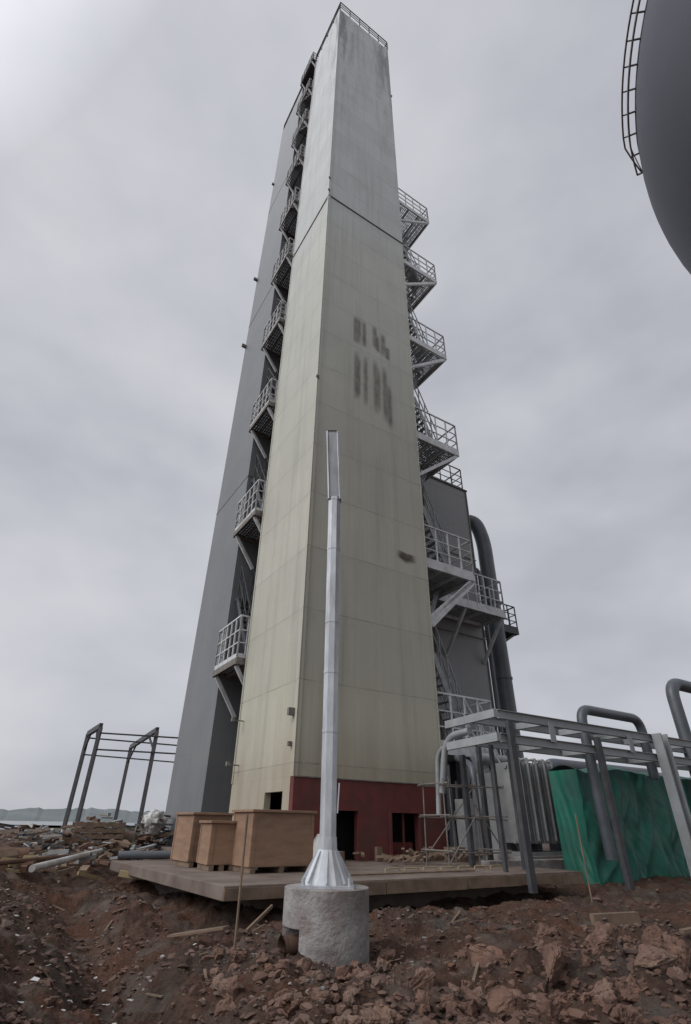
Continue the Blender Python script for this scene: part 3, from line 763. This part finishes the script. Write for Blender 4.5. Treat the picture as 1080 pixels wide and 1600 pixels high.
scatter('rocks',len(big),lambda r:next(it),None,M_rock,9,.25,librough,(.8,1.15))
scatter('pale_stones',520,fan(6.5,16,-38,10),lambda r:.010+.028*r.random()**2,M_conc,11)
rnd=random.Random(5); mb=MB()
for i in range(150):
    r=7*(22/7)**rnd.random(); a=math.radians(rnd.uniform(-37,-10)); x,y=r*math.sin(a),r*math.cos(a)
    if on_slab(x,y): continue
    z=h_ground(x,y)+.03; s=rnd.uniform(.012,.05); q=rnd.uniform(0,6.28)
    d=Vector((math.cos(q),math.sin(q),rnd.uniform(-.3,.3)))*s; e=Vector((-math.sin(q),math.cos(q),rnd.uniform(-.2,.4)))*s*.6; c0=Vector((x,y,z))
    mb.add([c0-d-e,c0+d-e*.6,c0+d*.7+e,c0-d+e],[(0,1,2,3)])
mb.done('litter',None,M_sheet)

# ---------------------------------------------------------------- sky, sun
w=D.worlds.new('World'); scene.world=w; w.use_nodes=True; nt=w.node_tree
bg=nt.nodes['Background']; bg.inputs[1].default_value=1.0
SUN_AZ=math.radians(238); SUN_EL=math.radians(40)
sky=N(nt,'ShaderNodeTexSky'); sky.sky_type='NISHITA'; sky.sun_disc=False; sky.sun_elevation=SUN_EL; sky.sun_rotation=SUN_AZ
tc=N(nt,'ShaderNodeTexCoord'); mp=N(nt,'ShaderNodeMapping'); mp.inputs['Scale'].default_value=(1,1,1.9); mp.inputs['Location'].default_value=(.35,.2,.1)
nt.links.new(tc.outputs['Generated'],mp.inputs[0])
n1=noi(nt,mp.outputs[0],1.9,4,.48); n2=noi(nt,mp.outputs[0],5.0,5,.5)
nn=math_(nt,'ADD',math_(nt,'MULTIPLY',n1,.78),math_(nt,'MULTIPLY',n2,.22))
cl=ramp(nt,nn,[(.36,(.46,.475,.525)),(.48,(.56,.57,.615)),(.62,(.655,.66,.70))])
sd=Vector((math.sin(SUN_AZ)*math.cos(SUN_EL),math.cos(SUN_AZ)*math.cos(SUN_EL),math.sin(SUN_EL)))
dp=N(nt,'ShaderNodeVectorMath',operation='DOT_PRODUCT'); nt.links.new(tc.outputs['Generated'],dp.inputs[0]); dp.inputs[1].default_value=sd
br=N(nt,'ShaderNodeMapRange'); nt.links.new(dp.outputs['Value'],br.inputs[0]); br.inputs[1].default_value=.68; br.inputs[2].default_value=1; br.inputs[3].default_value=1.0; br.inputs[4].default_value=2.8
vm=N(nt,'ShaderNodeVectorMath',operation='SCALE'); nt.links.new(cl,vm.inputs[0]); nt.links.new(br.outputs[0],vm.inputs['Scale'])
sk=N(nt,'ShaderNodeVectorMath',operation='SCALE'); nt.links.new(sky.outputs[0],sk.inputs[0]); sk.inputs['Scale'].default_value=.08
fin=mix(nt,.94,sk.outputs[0],vm.outputs[0]); nt.links.new(fin,bg.inputs[0])
sl=D.lights.new('sun','SUN'); sl.energy=1.35; sl.angle=math.radians(30); sl.color=(1,.97,.93)
so=D.objects.new('sun',sl); COL.objects.link(so); so.rotation_euler=(-sd).to_track_quat('-Z','Y').to_euler()

# ---------------------------------------------------------------- camera
cam=D.cameras.new('camera'); co=D.objects.new('camera',cam); COL.objects.link(co)
cam.sensor_fit='VERTICAL'; cam.sensor_height=24; cam.lens=24*795/1600; cam.clip_end=10000; cam.clip_start=.05
Mx=Matrix.Rotation(math.radians(90+31.6),4,'X')@Matrix.Rotation(math.radians(.98),4,'Z')
co.matrix_world=Matrix.Translation((0,0,1.0))@Mx
scene.camera=co
scene.view_settings.view_transform='Standard'; scene.view_settings.look='None'; scene.view_settings.exposure=0
